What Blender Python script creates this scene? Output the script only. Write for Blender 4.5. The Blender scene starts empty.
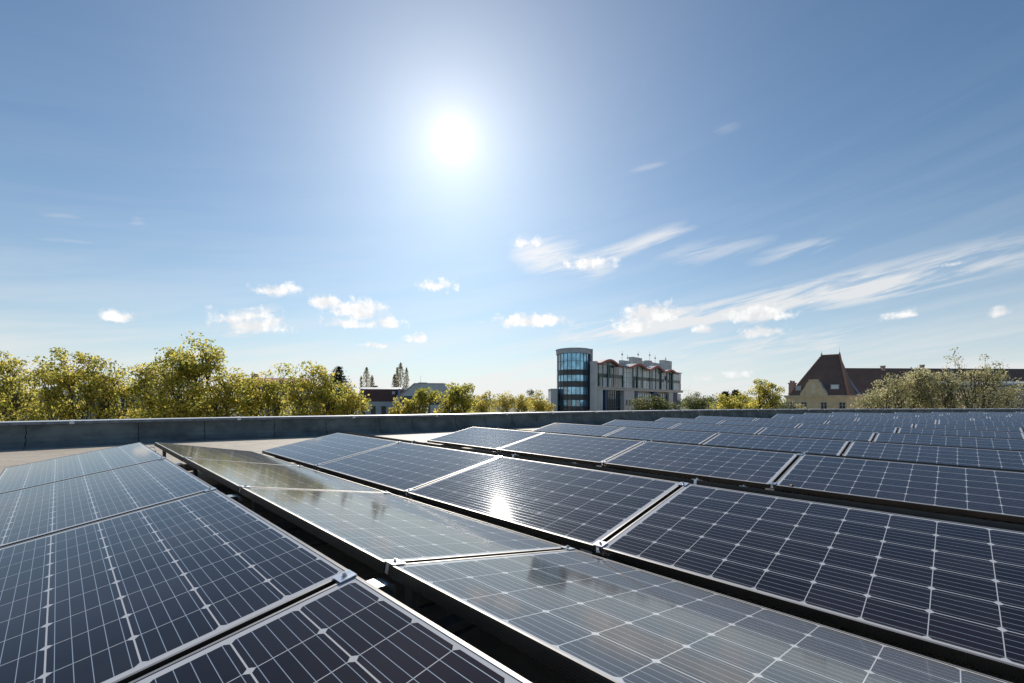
import bpy, math, random
import numpy as np
from mathutils import Matrix, Vector
R = math.radians
S = bpy.context.scene
COL = S.collection

# ---------------------------------------------------------------- camera
YAW, ROLL = 0.7900583, 0.0043173
F, CY = 448.68, 399.33
CAM = Vector((-0.6747, -6.2936, 0.6661))
FW = Vector((math.sin(YAW), math.cos(YAW), 0)); RT = Vector((math.cos(YAW), -math.sin(YAW), 0)); UP = Vector((0, 0, 1))
RT2 = RT*math.cos(ROLL)+UP*math.sin(ROLL); UP2 = -RT*math.sin(ROLL)+UP*math.cos(ROLL)
cd = bpy.data.cameras.new('camera'); cam = bpy.data.objects.new('camera', cd); COL.objects.link(cam)
cd.sensor_width = 36; cd.lens = F/1024*36; cd.shift_y = (CY-341.5)/1024; cd.clip_start = 0.02; cd.clip_end = 6000
cam.matrix_world = Matrix(((RT2.x, UP2.x, -FW.x, CAM.x), (RT2.y, UP2.y, -FW.y, CAM.y), (RT2.z, UP2.z, -FW.z, CAM.z), (0, 0, 0, 1)))
S.camera = cam
S.view_settings.view_transform = 'Standard'; S.view_settings.look = 'None'; S.view_settings.gamma = 1
S.view_settings.use_curve_mapping = False; S.view_settings.exposure = 0.0
S.render.resolution_x = 1024; S.render.resolution_y = 683
S.cycles.max_bounces = 6; S.cycles.diffuse_bounces = 3; S.cycles.glossy_bounces = 3; S.cycles.transmission_bounces = 3
S.cycles.transparent_max_bounces = 6; S.cycles.caustics_reflective = False; S.cycles.caustics_refractive = False

# ---------------------------------------------------------------- sun
SUN_EL, SUN_AZ = R(29.9), R(37.65)
SD = Vector((math.sin(SUN_AZ)*math.cos(SUN_EL), math.cos(SUN_AZ)*math.cos(SUN_EL), math.sin(SUN_EL)))
sl = bpy.data.lights.new('sun', 'SUN'); sun = bpy.data.objects.new('sun', sl); COL.objects.link(sun)
sl.energy = 5.0; sl.angle = R(0.53); sl.color = (1, .93, .83)
sun.rotation_euler = SD.to_track_quat('Z', 'Y').to_euler()

# ---------------------------------------------------------------- node helpers
class NT:
    def __init__(s, tree): s.t = tree; s.n = tree.nodes; s.l = tree.links
    def new(s, typ, **kw):
        n = s.n.new(typ)
        for k, v in kw.items(): setattr(n, k, v)
        return n
    def put(s, sock, v):
        if v is None: return
        if hasattr(v, 'is_linked') or hasattr(v, 'links'): s.l.new(v, sock)
        else:
            if isinstance(v, (tuple, list)) and len(v) == 3 and sock.type == 'RGBA': v = (*v, 1)
            sock.default_value = v
    def m(s, op, a, b=None, c=None, clamp=False):
        n = s.new('ShaderNodeMath', operation=op); n.use_clamp = clamp
        s.put(n.inputs[0], a); s.put(n.inputs[1], b); s.put(n.inputs[2], c); return n.outputs[0]
    def add(s, a, b): return s.m('ADD', a, b)
    def sub(s, a, b): return s.m('SUBTRACT', a, b)
    def mul(s, a, b): return s.m('MULTIPLY', a, b)
    def step(s, x, lo, hi):
        n = s.new('ShaderNodeMapRange', interpolation_type='SMOOTHSTEP')
        s.put(n.inputs[0], x); n.inputs[1].default_value = lo; n.inputs[2].default_value = hi
        return n.outputs[0]
    def mix(s, f, a, b):
        n = s.new('ShaderNodeMix', data_type='RGBA'); s.put(n.inputs[0], f); s.put(n.inputs[6], a); s.put(n.inputs[7], b); return n.outputs[2]
    def addc(s, a, b, f=1.0):
        n = s.new('ShaderNodeMix', data_type='RGBA', blend_type='ADD'); s.put(n.inputs[0], f); s.put(n.inputs[6], a); s.put(n.inputs[7], b); return n.outputs[2]
    def noise(s, vec, scale, detail=3, rough=.5, lac=2.0, dist=0):
        n = s.new('ShaderNodeTexNoise'); s.put(n.inputs['Vector'], vec); n.inputs['Scale'].default_value = scale
        n.inputs['Detail'].default_value = detail; n.inputs['Roughness'].default_value = rough
        n.inputs['Lacunarity'].default_value = lac; n.inputs['Distortion'].default_value = dist; return n.outputs[0]
    def comb(s, x, y, z=0.0):
        n = s.new('ShaderNodeCombineXYZ'); s.put(n.inputs[0], x); s.put(n.inputs[1], y); s.put(n.inputs[2], z); return n.outputs[0]
    def sep(s, v):
        n = s.new('ShaderNodeSeparateXYZ'); s.put(n.inputs[0], v); return n.outputs

# ---------------------------------------------------------------- world: sky, sun glow, clouds
def azel(px, py):
    az = math.atan((px-512)/F); el = math.atan((CY-py)/F*math.cos(az)); return math.degrees(az), math.degrees(el)
def build_world():
    w = bpy.data.worlds.new('World'); S.world = w; w.use_nodes = True
    t = NT(w.node_tree); t.n.clear()
    sky = t.new('ShaderNodeTexSky', sky_type='NISHITA'); sky.sun_disc = False; sky.sun_elevation = SUN_EL; sky.sun_rotation = SUN_AZ
    sky.altitude = 100; sky.air_density = 1.0; sky.dust_density = 0.25; sky.ozone_density = 1.6
    bg = t.new('ShaderNodeBackground'); bg.inputs[1].default_value = 0.09
    out = t.new('ShaderNodeOutputWorld'); t.l.new(bg.outputs[0], out.inputs[0])
    d = t.new('ShaderNodeTexCoord').outputs['Generated']
    x, y, z = t.sep(d)[:3]
    # azimuth (degrees, from the direction the street runs) and elevation in the world
    fy = t.add(t.mul(x, FW.x), t.mul(y, FW.y)); rx = t.add(t.mul(x, RT.x), t.mul(y, RT.y))
    az = t.mul(t.m('ARCTAN2', rx, fy), 180/math.pi)
    el = t.mul(t.m('ARCSINE', z), 180/math.pi)
    P = t.comb(az, el)
    # angle to the sun
    dp = t.new('ShaderNodeVectorMath', operation='DOT_PRODUCT'); t.l.new(d, dp.inputs[0]); dp.inputs[1].default_value = SD
    th = t.mul(t.m('ARCCOSINE', t.m('MINIMUM', dp.outputs['Value'], 1.0)), 180/math.pi)
    ex = lambda a, s_: t.mul(t.m('EXPONENT', t.mul(th, -1/s_)), a)
    glow = t.add(t.add(ex(GLOW[0], GLOW[1]), ex(GLOW[2], GLOW[3])), ex(GLOW[4], GLOW[5]))
    # cumulus puffs
    warp = t.noise(P, .55, 2, .5)
    n1 = t.noise(P, 0.75, 7, .60); n1b = t.noise(P, 0.33, 3, .5)
    body = None
    for (px, py, rx_, ry_, s_) in PUFFS:
        a0, e0 = azel(px, py)
        k = math.cos(math.radians(a0))**2*180/math.pi/F
        ra, re = rx_*k, ry_*180/math.pi/F*math.cos(math.radians(a0))
        u = t.mul(t.sub(az, a0), 1/ra); v0 = t.sub(el, e0)
        v = t.mul(v0, 1/re)
        v = t.m('MAXIMUM', v, t.mul(v, -1.7))       # flatter base
        q = t.mul(t.sub(1.0, t.m('SQRT', t.add(t.mul(u, u), t.mul(v, v)))), s_)
        body = q if body is None else t.m('MAXIMUM', body, q)
    pf = t.add(body, t.mul(t.sub(n1, .5), 2.7))
    puff = t.mul(t.step(pf, -.15, .7), .97)
    # cirrus: bands drawn out along a shallow slope
    ang = R(-11)
    ca, sa = math.cos(ang), math.sin(ang)
    ru = t.sub(t.mul(az, ca), t.mul(el, -sa*1.0)); 
    ru = t.add(t.mul(az, math.cos(R(10))), t.mul(el, math.sin(R(10)))); rv = t.sub(t.mul(el, math.cos(R(10))), t.mul(az, math.sin(R(10))))
    st = t.noise(t.comb(t.mul(ru, .12), t.mul(rv, .9)), 1.0, 6, .6, dist=.4)
    st2 = t.noise(t.comb(t.mul(ru, .05), t.mul(rv, .5), 4.0), 1.0, 5, .55, dist=.3)
    cir = None
    for (xa, ya, xb, yb, wdt, amp, fade) in STREAKS:
        a0, e0 = azel(xa, ya); a1, e1 = azel(xb, yb)
        L = math.hypot(a1-a0, e1-e0); ux, uy = (a1-a0)/L, (e1-e0)/L
        da, de = t.sub(az, a0), t.sub(el, e0)
        s_ = t.mul(t.add(t.mul(da, ux), t.mul(de, uy)), 1/L)
        n_ = t.sub(t.mul(de, ux), t.mul(da, uy))
        wd = wdt*180/math.pi/F
        prof = t.m('EXPONENT', t.mul(t.mul(n_, n_), -1/(wd*wd)))
        ends = t.mul(t.step(s_, -.05, fade), t.sub(1.0, t.step(s_, 1-fade, 1.1)))
        c = t.mul(t.mul(prof, ends), amp)
        cir = c if cir is None else t.m('MAXIMUM', cir, c)
    stn = t.add(t.mul(t.step(st, .28, .66), 1.25), .25)
    cirrus = t.mul(cir, stn)
    # low thin veil getting denser towards the horizon, and faint streaks everywhere
    veil = t.mul(t.m('EXPONENT', t.mul(t.m('MAXIMUM', el, 0.0), -1/8.5)), t.add(1.0, t.mul(t.step(st2, .35, .65), .40)))
    faint = t.mul(t.mul(t.step(st2, .52, .8), t.step(el, 26, 8)), .06)
    veil = t.m('MAXIMUM', t.mul(veil, .97), faint)
    thin = t.m('MAXIMUM', cirrus, veil)
    thin = t.m('MINIMUM', thin, .92)
    col = sky.outputs[0]
    gm = t.new('ShaderNodeMix', data_type='RGBA', blend_type='MULTIPLY'); gm.inputs[0].default_value = 1
    t.l.new(col, gm.inputs[6]); gm.inputs[7].default_value = (*SKYTINT, 1)
    col = gm.outputs[2]
    c1 = t.mix(thin, col, CIRRUS_COL)
    shade = t.mix(t.step(t.add(n1b, t.mul(t.sub(n1, .5), .8)), .3, .7), (8.3, 8.6, 8.9), (11.3, 11.25, 11.1))
    c2 = t.mix(puff, c1, shade)
    g3 = t.new('ShaderNodeVectorMath', operation='SCALE'); g3.inputs[0].default_value = (1.16, .97, .87); t.l.new(glow, g3.inputs['Scale'])
    fin = t.addc(c2, g3.outputs[0])
    t.l.new(fin, bg.inputs[0])
GLOW = (45, 0.5, 3.6, 2.6, 5.6, 15)
SKYTINT = (.49, .81, .97)
CIRRUS_COL = (8.8, 8.95, 9.05)
PUFFS = [(116, 320, 22, 8, 1.1), (328, 305, 26, 9, 1), (358, 312, 28, 14, 1.2), (345, 325, 22, 6, .9), (388, 325, 20, 8, 1),
         (415, 340, 13, 6, .9), (250, 325, 40, 14, .75), (275, 292, 26, 9, .7), (530, 322, 40, 9, 1.15), (650, 314, 32, 13, 1.25), (632, 326, 20, 9, 1),
         (760, 315, 34, 11, 1.3), (757, 332, 24, 8, .7), (900, 314, 22, 6, .9), (1000, 311, 14, 6, .8), (703, 330, 9, 6, .8),
         (437, 287, 18, 8, .6), (704, 378, 9, 4, .8), (740, 374, 18, 5, .8), (375, 346, 16, 4, .6), (590, 264, 24, 7, .55), (525, 243, 16, 5, .5), (952, 262, 14, 4, .6)]
STREAKS = [(500, 344, 1140, 220, 14, .9, .3), (600, 318, 1080, 262, 12, .3, .2), (500, 248, 625, 268, 16, .65, .3), (560, 268, 700, 222, 8, .55, .3),
           (630, 262, 800, 238, 12, .35, .4), (720, 268, 860, 232, 8, .4, .4), (560, 312, 700, 296, 5, .3, .4),
           (620, 172, 672, 160, 3, .2, .5), (705, 132, 745, 122, 4, .13, .5), (10, 215, 130, 222, 3.5, .22, .4), (0, 238, 120, 245, 4, .22, .4), (120, 228, 150, 218, 5, .3, .5),
           (195, 338, 300, 312, 14, .7, .4), (290, 300, 400, 330, 14, .4, .4), (-40, 250, 120, 262, 9, .3, .4), (430, 350, 620, 340, 9, .4, .3), (560, 356, 1100, 318, 18, .6, .4), (380, 372, 620, 356, 10, .6, .4)]
build_world()

# ---------------------------------------------------------------- mesh helpers
class MB:
    def __init__(s): s.v = []; s.f = []; s.mi = []
    def face(s, pts, mi=0):
        i = len(s.v); s.v += [tuple(p) for p in pts]; s.f.append(tuple(range(i, i+len(pts)))); s.mi.append(mi)
    def box(s, x0, x1, y0, y1, z0, z1, mi=0):
        i = len(s.v)
        s.v += [(x0, y0, z0), (x1, y0, z0), (x1, y1, z0), (x0, y1, z0), (x0, y0, z1), (x1, y0, z1), (x1, y1, z1), (x0, y1, z1)]
        for q in ((0, 3, 2, 1), (4, 5, 6, 7), (0, 1, 5, 4), (1, 2, 6, 5), (2, 3, 7, 6), (3, 0, 4, 7)):
            s.f.append(tuple(i+k for k in q)); s.mi.append(mi)
    def prism(s, poly, y0, y1, axis='y', mi=0):
        """closed polygon of (a,b) extruded; axis y: a=x,b=z ; axis x: a=y,b=z ; axis z: a=x,b=y"""
        n = len(poly); i = len(s.v)
        for yy in (y0, y1):
            for a, b in poly:
                s.v.append((a, yy, b) if axis == 'y' else (yy, a, b) if axis == 'x' else (a, b, yy))
        s.f.append(tuple(i+k for k in range(n))); s.f.append(tuple(i+n+k for k in reversed(range(n)))); s.mi += [mi, mi]
        for k in range(n):
            k2 = (k+1) % n; s.f.append((i+k2, i+k, i+n+k, i+n+k2)); s.mi.append(mi)
    def tube(s, p0, p1, r0, r1, n=7, mi=0):
        p0, p1 = Vector(p0), Vector(p1); d = (p1-p0).normalized()
        a = d.orthogonal().normalized(); b = d.cross(a); i = len(s.v)
        for p, r in ((p0, r0), (p1, r1)):
            for k in range(n):
                t = 2*math.pi*k/n; s.v.append(tuple(p+(a*math.cos(t)+b*math.sin(t))*r))
        for k in range(n):
            k2 = (k+1) % n; s.f.append((i+k, i+k2, i+n+k2, i+n+k)); s.mi.append(mi)
        s.f.append(tuple(i+k for k in reversed(range(n)))); s.f.append(tuple(i+n+k for k in range(n))); s.mi += [mi, mi]
    def mesh(s, name, mats, fix=True):
        me = bpy.data.meshes.new(name); me.from_pydata(s.v, [], s.f)
        for m in (mats if isinstance(mats, (list, tuple)) else [mats]): me.materials.append(m)
        me.polygons.foreach_set('material_index', s.mi)
        if fix:
            import bmesh
            bm = bmesh.new(); bm.from_mesh(me); bmesh.ops.recalc_face_normals(bm, faces=bm.faces); bm.to_mesh(me); bm.free()
        me.update(); return me
    def build(s, name, mats, parent=None, bevel=0, label=None):
        return obj(name, s.mesh(name, mats), parent, bevel, label)
def obj(name, me, parent=None, bevel=0, label=None):
    o = bpy.data.objects.new(name, me); COL.objects.link(o)
    if parent is not None: o.parent = parent
    if bevel:
        b = o.modifiers.new('bevel', 'BEVEL'); b.width = bevel; b.segments = 2; b.limit_method = 'ANGLE'
    if label: o['label'] = label
    return o
def tag(o, label=None, cat=None, group=None, kind=None):
    if label: o['label'] = label
    if cat: o['category'] = cat
    if group: o['group'] = group
    if kind: o['kind'] = kind
    return o
def thing(name, label, cat, loc=(0, 0, 0), rz=0, group=None):
    o = bpy.data.objects.new(name, None); COL.objects.link(o); o.location = loc; o.rotation_euler = (0, 0, rz); o.empty_display_size = .2
    return tag(o, label, cat, group)
def copy_tree(o, parent=None):
    c = o.copy(); COL.objects.link(c)
    if parent is not None: c.parent = parent
    for ch in list(o.children):
        if ch.name in KIDS_SKIP: continue
        copy_tree(ch, c)
    return c
KIDS_SKIP = set()
GZ = -12.5
def gpos(l, d, z=GZ): p = CAM + RT*l + FW*d; return Vector((p.x, p.y, z))
def gdir(l, d): v = RT*l+FW*d; return math.atan2(v.y, v.x)
def lat(px, d): return (px-512)/F*d
def hz(py, d): return CAM.z + (CY-py)/F*d     # world height of a level seen at that row
rnd = random.Random(7)

# ---------------------------------------------------------------- materials
def mat(name, col, rough=.6, metal=0, spec=.5, nscale=0, namp=.15, bump=0, bscale=40, coat=0):
    m = bpy.data.materials.new(name); m.use_nodes = True; t = NT(m.node_tree); p = t.n['Principled BSDF']
    p.inputs['Base Color'].default_value = (*col, 1); p.inputs['Roughness'].default_value = rough
    p.inputs['Metallic'].default_value = metal; p.inputs['Specular IOR Level'].default_value = spec
    p.inputs['Coat Weight'].default_value = coat
    oc = t.new('ShaderNodeTexCoord').outputs['Object']
    if nscale:
        n = t.noise(oc, nscale, 5, .6)
        lo = tuple(c*(1-namp) for c in col); hi = tuple(min(1, c*(1+namp)) for c in col)
        t.l.new(t.mix(t.step(n, .3, .7), lo, hi), p.inputs['Base Color'])
    if bump:
        b = t.new('ShaderNodeBump'); b.inputs['Strength'].default_value = bump; b.inputs['Distance'].default_value = .01
        t.l.new(t.noise(oc, bscale, 4, .6), b.inputs['Height']); t.l.new(b.outputs[0], p.inputs['Normal'])
    return m

def laminate_material(name, cr, film, sheen, ior):
    m = bpy.data.materials.new(name); m.use_nodes = True; t = NT(m.node_tree); p = t.n['Principled BSDF']
    tc = t.new('ShaderNodeTexCoord'); x, y, z = t.sep(tc.outputs['Object'])[:3]     # x across the slope, y along the row
    PU = .1585
    fx = t.m('ABSOLUTE', t.sub(t.m('FRACT', t.add(t.mul(x, 1/PU), 100.0)), .5))      # 6 cells across: borders at integers
    fy = t.m('ABSOLUTE', t.sub(t.m('FRACT', t.add(t.mul(y, 1/PU), 100.0)), .5))
    hx, hy = .5-.0019/PU, .5-.0013/PU
    incell = t.mul(t.m('LESS_THAN', fx, hx), t.m('LESS_THAN', fy, hy))
    cham = t.m('LESS_THAN', t.add(fx, fy), 1-.0135/PU)
    inside = t.mul(t.m('LESS_THAN', t.m('ABSOLUTE', x), 3*PU-.0012), t.m('LESS_THAN', t.m('ABSOLUTE', y), 5*PU-.0012))
    cell = t.mul(t.mul(incell, cham), inside)
    # five busbars along the row in each cell
    bx = t.m('ABSOLUTE', t.sub(t.m('FRACT', t.add(t.mul(x, 5/PU), 100.0)), .5))
    bus = t.mul(t.m('LESS_THAN', bx, .0008/PU*5), inside)
    idx = t.comb(t.m('FLOOR', t.add(t.mul(x, 1/PU), 100.0)), t.m('FLOOR', t.add(t.mul(y, 1/PU), 100.0)))
    wn = t.new('ShaderNodeTexWhiteNoise', noise_dimensions='3D')
    oi = t.new('ShaderNodeObjectInfo')
    va = t.new('ShaderNodeVectorMath', operation='ADD'); t.l.new(idx, va.inputs[0]); t.l.new(t.comb(t.mul(oi.outputs['Random'], 57.0), 0.0, 0.0), va.inputs[1])
    t.l.new(va.outputs[0], wn.inputs['Vector'])
    ccol = t.mix(wn.outputs['Value'], (.0105, .0080, .0115), (.021, .0165, .023))
    c = t.mix(cell, (.56, .56, .57), ccol)
    c = t.mix(bus, c, (.36, .42, .50))
    # dust: fine film, streaks down the slope and specks
    va2 = t.new('ShaderNodeVectorMath', operation='ADD'); t.l.new(tc.outputs['Object'], va2.inputs[0]); t.l.new(t.comb(t.mul(oi.outputs['Random'], 31.0), t.mul(oi.outputs['Random'], 17.0), 0.0), va2.inputs[1])
    dv = va2.outputs[0]; dx, dy, dz = t.sep(dv)[:3]
    dn = t.step(t.noise(dv, 2.3, 5, .65), .35, .75)
    ds = t.mul(.6, t.step(t.noise(t.comb(t.mul(dx, 1.2), t.mul(dy, 9.0)), 1.0, 4, .6), .42, .8))
    sp = t.step(t.noise(dv, 210, 2, .5), .68, .76)
    dust = t.add(t.add(t.mul(dn, .020), t.mul(ds, .014)), t.mul(sp, .05))
    edge = t.mul(t.step(t.add(x, t.mul(t.noise(dv, 14, 4, .6), .03)), -.435, -.478), .16)
    c = t.mix(t.add(t.add(dust, edge), film), c, (.42, .38, .32))
    t.l.new(c, p.inputs['Base Color'])
    p.inputs['Roughness'].default_value = .26; p.inputs['Specular IOR Level'].default_value = 0.0
    t.l.new(t.mul(bus, .11), p.inputs['Metallic'])
    p.inputs['Coat Weight'].default_value = 1; p.inputs['Coat IOR'].default_value = ior
    t.l.new(t.add(cr, t.mul(dust, .12)), p.inputs['Coat Roughness'])
    p.inputs['Sheen Weight'].default_value = sheen; p.inputs['Sheen Roughness'].default_value = .45; p.inputs['Sheen Tint'].default_value = (.9, .84, .76, 1)
    b = t.new('ShaderNodeBump'); b.inputs['Strength'].default_value = .15; b.inputs['Distance'].default_value = .004
    t.l.new(t.noise(dv, 1.7, 1, .3), b.inputs['Height']); t.l.new(b.outputs[0], p.inputs['Coat Normal'])
    return m
M = {}
M['glass_panel'] = laminate_material('solar_glass', .046, .004, 0, 1.34)
M['glass_glare'] = laminate_material('glare_solar_glass', .078, .006, .17, 1.62)  # copy of the panel glass; sheen and stronger coat put in for grazing glare
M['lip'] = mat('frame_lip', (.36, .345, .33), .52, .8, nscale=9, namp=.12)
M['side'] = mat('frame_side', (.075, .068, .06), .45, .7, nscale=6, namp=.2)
M['back'] = mat('backsheet', (.55, .55, .55), .7)
M['alu'] = mat('aluminium', (.72, .73, .75), .3, .9, nscale=20, namp=.15)
M['steel'] = mat('bolt_steel', (.6, .58, .55), .3, 1)
M['black'] = mat('black_plastic', (.012, .012, .013), .6)
M['greyplastic'] = mat('grey_support', (.16, .17, .17), .6, nscale=15)

# ---------------------------------------------------------------- solar panels
PL, PW, PT = 1.65, .99, .035
TILT = R(10.3)
PITCH = 1.6762
def panel_meshes():
    # origin in the panel's centre on the glass plane; x across, y along
    fr = MB(); a, b = PW/2, PL/2; lip = .0095
    fr.box(-a, -a+lip, -b, b, -PT, .0015); fr.box(a-lip, a, -b, b, -PT, .0015)
    fr.box(-a+lip, a-lip, -b, -b+lip, -PT, .0015); fr.box(-a+lip, a-lip, b-lip, b, -PT, .0015)
    for i, z0 in enumerate((-.0335, -.0275, -.0215, -.0155, -.0095)):       # ribs rolled in the long sides
        for sx in (-1, 1):
            fr.box(*sorted((sx*a, sx*(a+.0014))), -b+.001, b-.001, z0, z0+.0028)
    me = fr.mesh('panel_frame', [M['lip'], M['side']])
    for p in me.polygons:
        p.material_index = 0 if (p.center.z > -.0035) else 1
    gl = MB(); gl.box(-a+lip-.001, a-lip+.001, -b+lip-.001, b-lip+.001, -.006, 0)
    gm = gl.mesh('panel_glass', [M['glass_panel'], M['back']])
    for p in gm.polygons: p.material_index = 0 if p.normal.z > .5 else 1
    return me, gm
FRM, GLS = panel_meshes()
GLD = GLS.copy(); GLD.materials[0] = M['glass_glare']
def clamp_mesh():
    c = MB(); c.box(-.026, .026, -.026, .026, .0032, .0062); c.box(-.026, .026, -.0095, .0095, -.030, .0030)
    return c.mesh('clamp', M['alu'])
def bolt_mesh():
    c = MB(); c.tube((0, 0, .0064), (0, 0, .0082), .0085, .0085, 14); c.tube((0, 0, .0084), (0, 0, .016), .0058, .0055, 6)
    return c.mesh('bolt', M['steel'])
CLM, BLM = clamp_mesh(), bolt_mesh()
ORD = ['first', 'second', 'third', 'fourth', 'fifth', 'sixth', 'seventh', 'eighth', 'ninth', 'tenth', 'eleventh', 'twelfth', 'thirteenth', 'fourteenth',
       'fifteenth', 'sixteenth', 'seventeenth', 'eighteenth', 'nineteenth']
proto = None
def add_panel(xc, yc, zc, lean, label, group, clamps, rx=0.0):
    """lean -1: low on the left (faces the camera); +1: low on the right"""
    global proto
    o = thing('solar_panel', label, 'solar panel', (xc, yc, zc), 0, group)
    o.rotation_euler = (rx, -TILT if lean < 0 else TILT, 0)
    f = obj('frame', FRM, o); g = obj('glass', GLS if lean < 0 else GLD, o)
    if lean > 0: f.rotation_euler = (0, 0, 0)
    if clamps:
        for sx in (-1, 1):
            c = obj('clamp', CLM, o); c.location = (sx*(PW/2-.028), -PL/2-.0131, 0)
            bo = obj('bolt', BLM, c)
    return o
P_, RG, VG = 2.2585, .1565, .152
dxs = {0: .024, 1: -.075, 2: .077, 3: -.021}
y0s = {0: 0.0, 1: -.063, 2: -.177, 3: -.29, 4: -.33, 5: -.45, 6: -.58, 7: -2.6, 8: -1.6, 9: -2.0, 10: -2.55, 11: -4.4, 12: -5.5, 13: -6.7, 14: -8.3, 15: -9.4, 16: -10.6}
cw, sw = PW*math.cos(TILT), PW*math.sin(TILT)
LOWS = {0: .006, 1: .004, 2: -.003, 3: -.001}
SL = .0078
def zrow(n, y): return SL*max(y, -7.5) if n < 7 else 0.0
def rrow(n, y): return SL if (n < 7 and y > -7.5) else 0.0
COUNT = {0: 5, 1: 7, 2: 7, 3: 7, 4: 8, 5: 8, 6: 8, 7: 8, 8: 9, 9: 9, 10: 9, 11: 8, 12: 8, 13: 8, 14: 8, 15: 8, 16: 8}
for n in range(0, 17):
    dx = dxs.get(n, 0.0); zl = LOWS.get(n, 0)
    xh = n*P_-RG/2+dx
    facing_rows_name = ORD[n]
    for k in range(COUNT[n]):
        yc = y0s[n]-k*PITCH-PL/2
        look = 'dark blue' if n < 7 else 'small distant'
        add_panel(xh-cw/2, yc, zl+sw/2+zrow(n, yc), -1, f'{look} solar panel {ORD[k]} from the parapet in the {ORD[n]} row tilted up rightward', 'solar panels in rows tilted up to the right', n < 6, rrow(n, yc))
    if n < 7:
        xh2 = n*P_+RG/2+(dx if n else -.005); y2 = y0s[n]+(.026 if n == 0 else 0)
        for k in range(COUNT[n] if n else 4):
            yc = y2-k*PITCH-PL/2
            look = 'brown glaring' if n == 0 else 'barely visible'
            add_panel(xh2+cw/2, yc, (zl if n else -.006)+sw/2+zrow(n, yc), 1, f'{look} solar panel {ORD[k]} from the parapet in the {ORD[n]} row tilted down rightward', 'solar panels in rows tilted down to the right', n < 3, rrow(n, yc))

# mounting supports under the panel joints
def support_meshes():
    base = MB(); base.box(-1.08, 1.08, -.03, .03, -.1175, -.085)
    base.box(-1.08, 1.08, -.055, .055, -.154, -.118)
    post = MB(); post.box(-.014, .014, -.022, .022, -.085, .085); post.box(-.03, .03, -.03, .03, -.085, -.075)
    sd = MB(); N = 12; pts = []
    for i in range(N+1):
        t = i/N; xx = -.060+.105*t; pts.append((xx, .116+.014*math.sin(math.pi*t)**.5 - (0.015 if i in (0, N) else 0)))
    poly = pts+[(x, z-.004) for x, z in reversed(pts)]
    sd.prism(poly, -.036, .036)
    pl = MB(); pl.box(-.03, .03, -.028, .028, .0, .082); pl.box(.0302, .052, -.02, .02, .03, .085)
    clip = MB(); clip.box(-.028, .028, -.036, .036, -.062, -.058); clip.box(-.024, -.020, -.034, .034, -.0578, -.03)
    return base.mesh('base_rail', M['greyplastic']), post.mesh('post', M['greyplastic']), sd.mesh('saddle', M['alu']), pl.mesh('support_block', M['greyplastic']), clip.mesh('clip', M['alu'])
SM = support_meshes()
for n in range(0, 7):
    for k in range(0, 6):
        if k > COUNT[n]: continue
        y = y0s[n]-k*PITCH+.013 - (.06 if k == 0 else 0)
        o = thing('mounting_support', f'grey metal mounting support, {ORD[k]} from the parapet under the {ORD[n]} panel ridge', 'mounting support', (n*P_+dxs.get(n, 0), y, 0 if n > 6 else zrow(n, y)*.9), 0, 'mounting supports under the panel ridges')
        obj('base_rail', SM[0], o)
        for sx in (-1, 1):
            p = obj('post', SM[1], o); p.location.x = sx*.125
        obj('saddle', SM[2], o); obj('support_block', SM[3], o)
        for sx in (-1, 1):
            c = obj('clip', SM[4], o); c.location = (sx*1.085, 0, 0); c.rotation_euler = (0, 0, 0 if sx < 0 else math.pi)

M['cable'] = mat('cable_rubber', (.03, .03, .032), .45)
for n_, lab in ((0, 'black cables sagging in the gap under the first panel ridge'), (1, 'black cables sagging in the gap under the second panel ridge')):
    q = MB(); pts = []
    for i in range(64):
        y = -.15-i*.12; pts.append((n_*P_+dxs[n_]+.02*math.sin(i*.7)+.012*math.sin(i*2.3), y, -.015+zrow(n_, y)-.035*abs(math.sin(i*math.pi/14))))
    for a, b in zip(pts, pts[1:]): q.tube(a, b, .0045, .0045, 6)
    for a, b in zip(pts, pts[1:]): q.tube((a[0]+.014, a[1], a[2]-.012), (b[0]+.014, b[1], b[2]-.012), .0045, .0045, 6)
    tag(q.build('cable', M['cable']), lab, 'cable')

# ---------------------------------------------------------------- roof and parapet
ROOFZ = -.155
WL = [(-14, 4.55), (-6, 4.5), (-1.3, 4.42), (1.2, 4.3), (3.0, 3.92), (5.9, 3.25), (10.2, 2.7), (13.9, 2.0), (17.9, 1.05), (20.5, .35), (22.4, -.6), (24.6, -1.8), (28.8, -4.1), (33.2, -6.5), (38, -9.1), (46, -13.5), (60, -21.5)]
def smooth_line(pts, n=6):
    out = []
    P = [Vector(p) for p in pts]
    for i in range(len(P)-1):
        p0 = P[max(i-1, 0)]; p1 = P[i]; p2 = P[i+1]; p3 = P[min(i+2, len(P)-1)]
        for k in range(n):
            t = k/n
            out.append(.5*((2*p1)+(p2-p0)*t+(2*p0-5*p1+4*p2-p3)*t*t+(3*p1-p0-3*p2+p3)*t**3))
    out.append(P[-1]); return out
WC = smooth_line(WL)
def normals(C):
    ns = []
    for i in range(len(C)):
        a = C[max(i-1, 0)]; b = C[min(i+1, len(C)-1)]; d = (b-a).normalized(); ns.append(Vector((-d.y, d.x)))
    return ns
WN = normals(WC)       # points outward (away from the roof)
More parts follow.
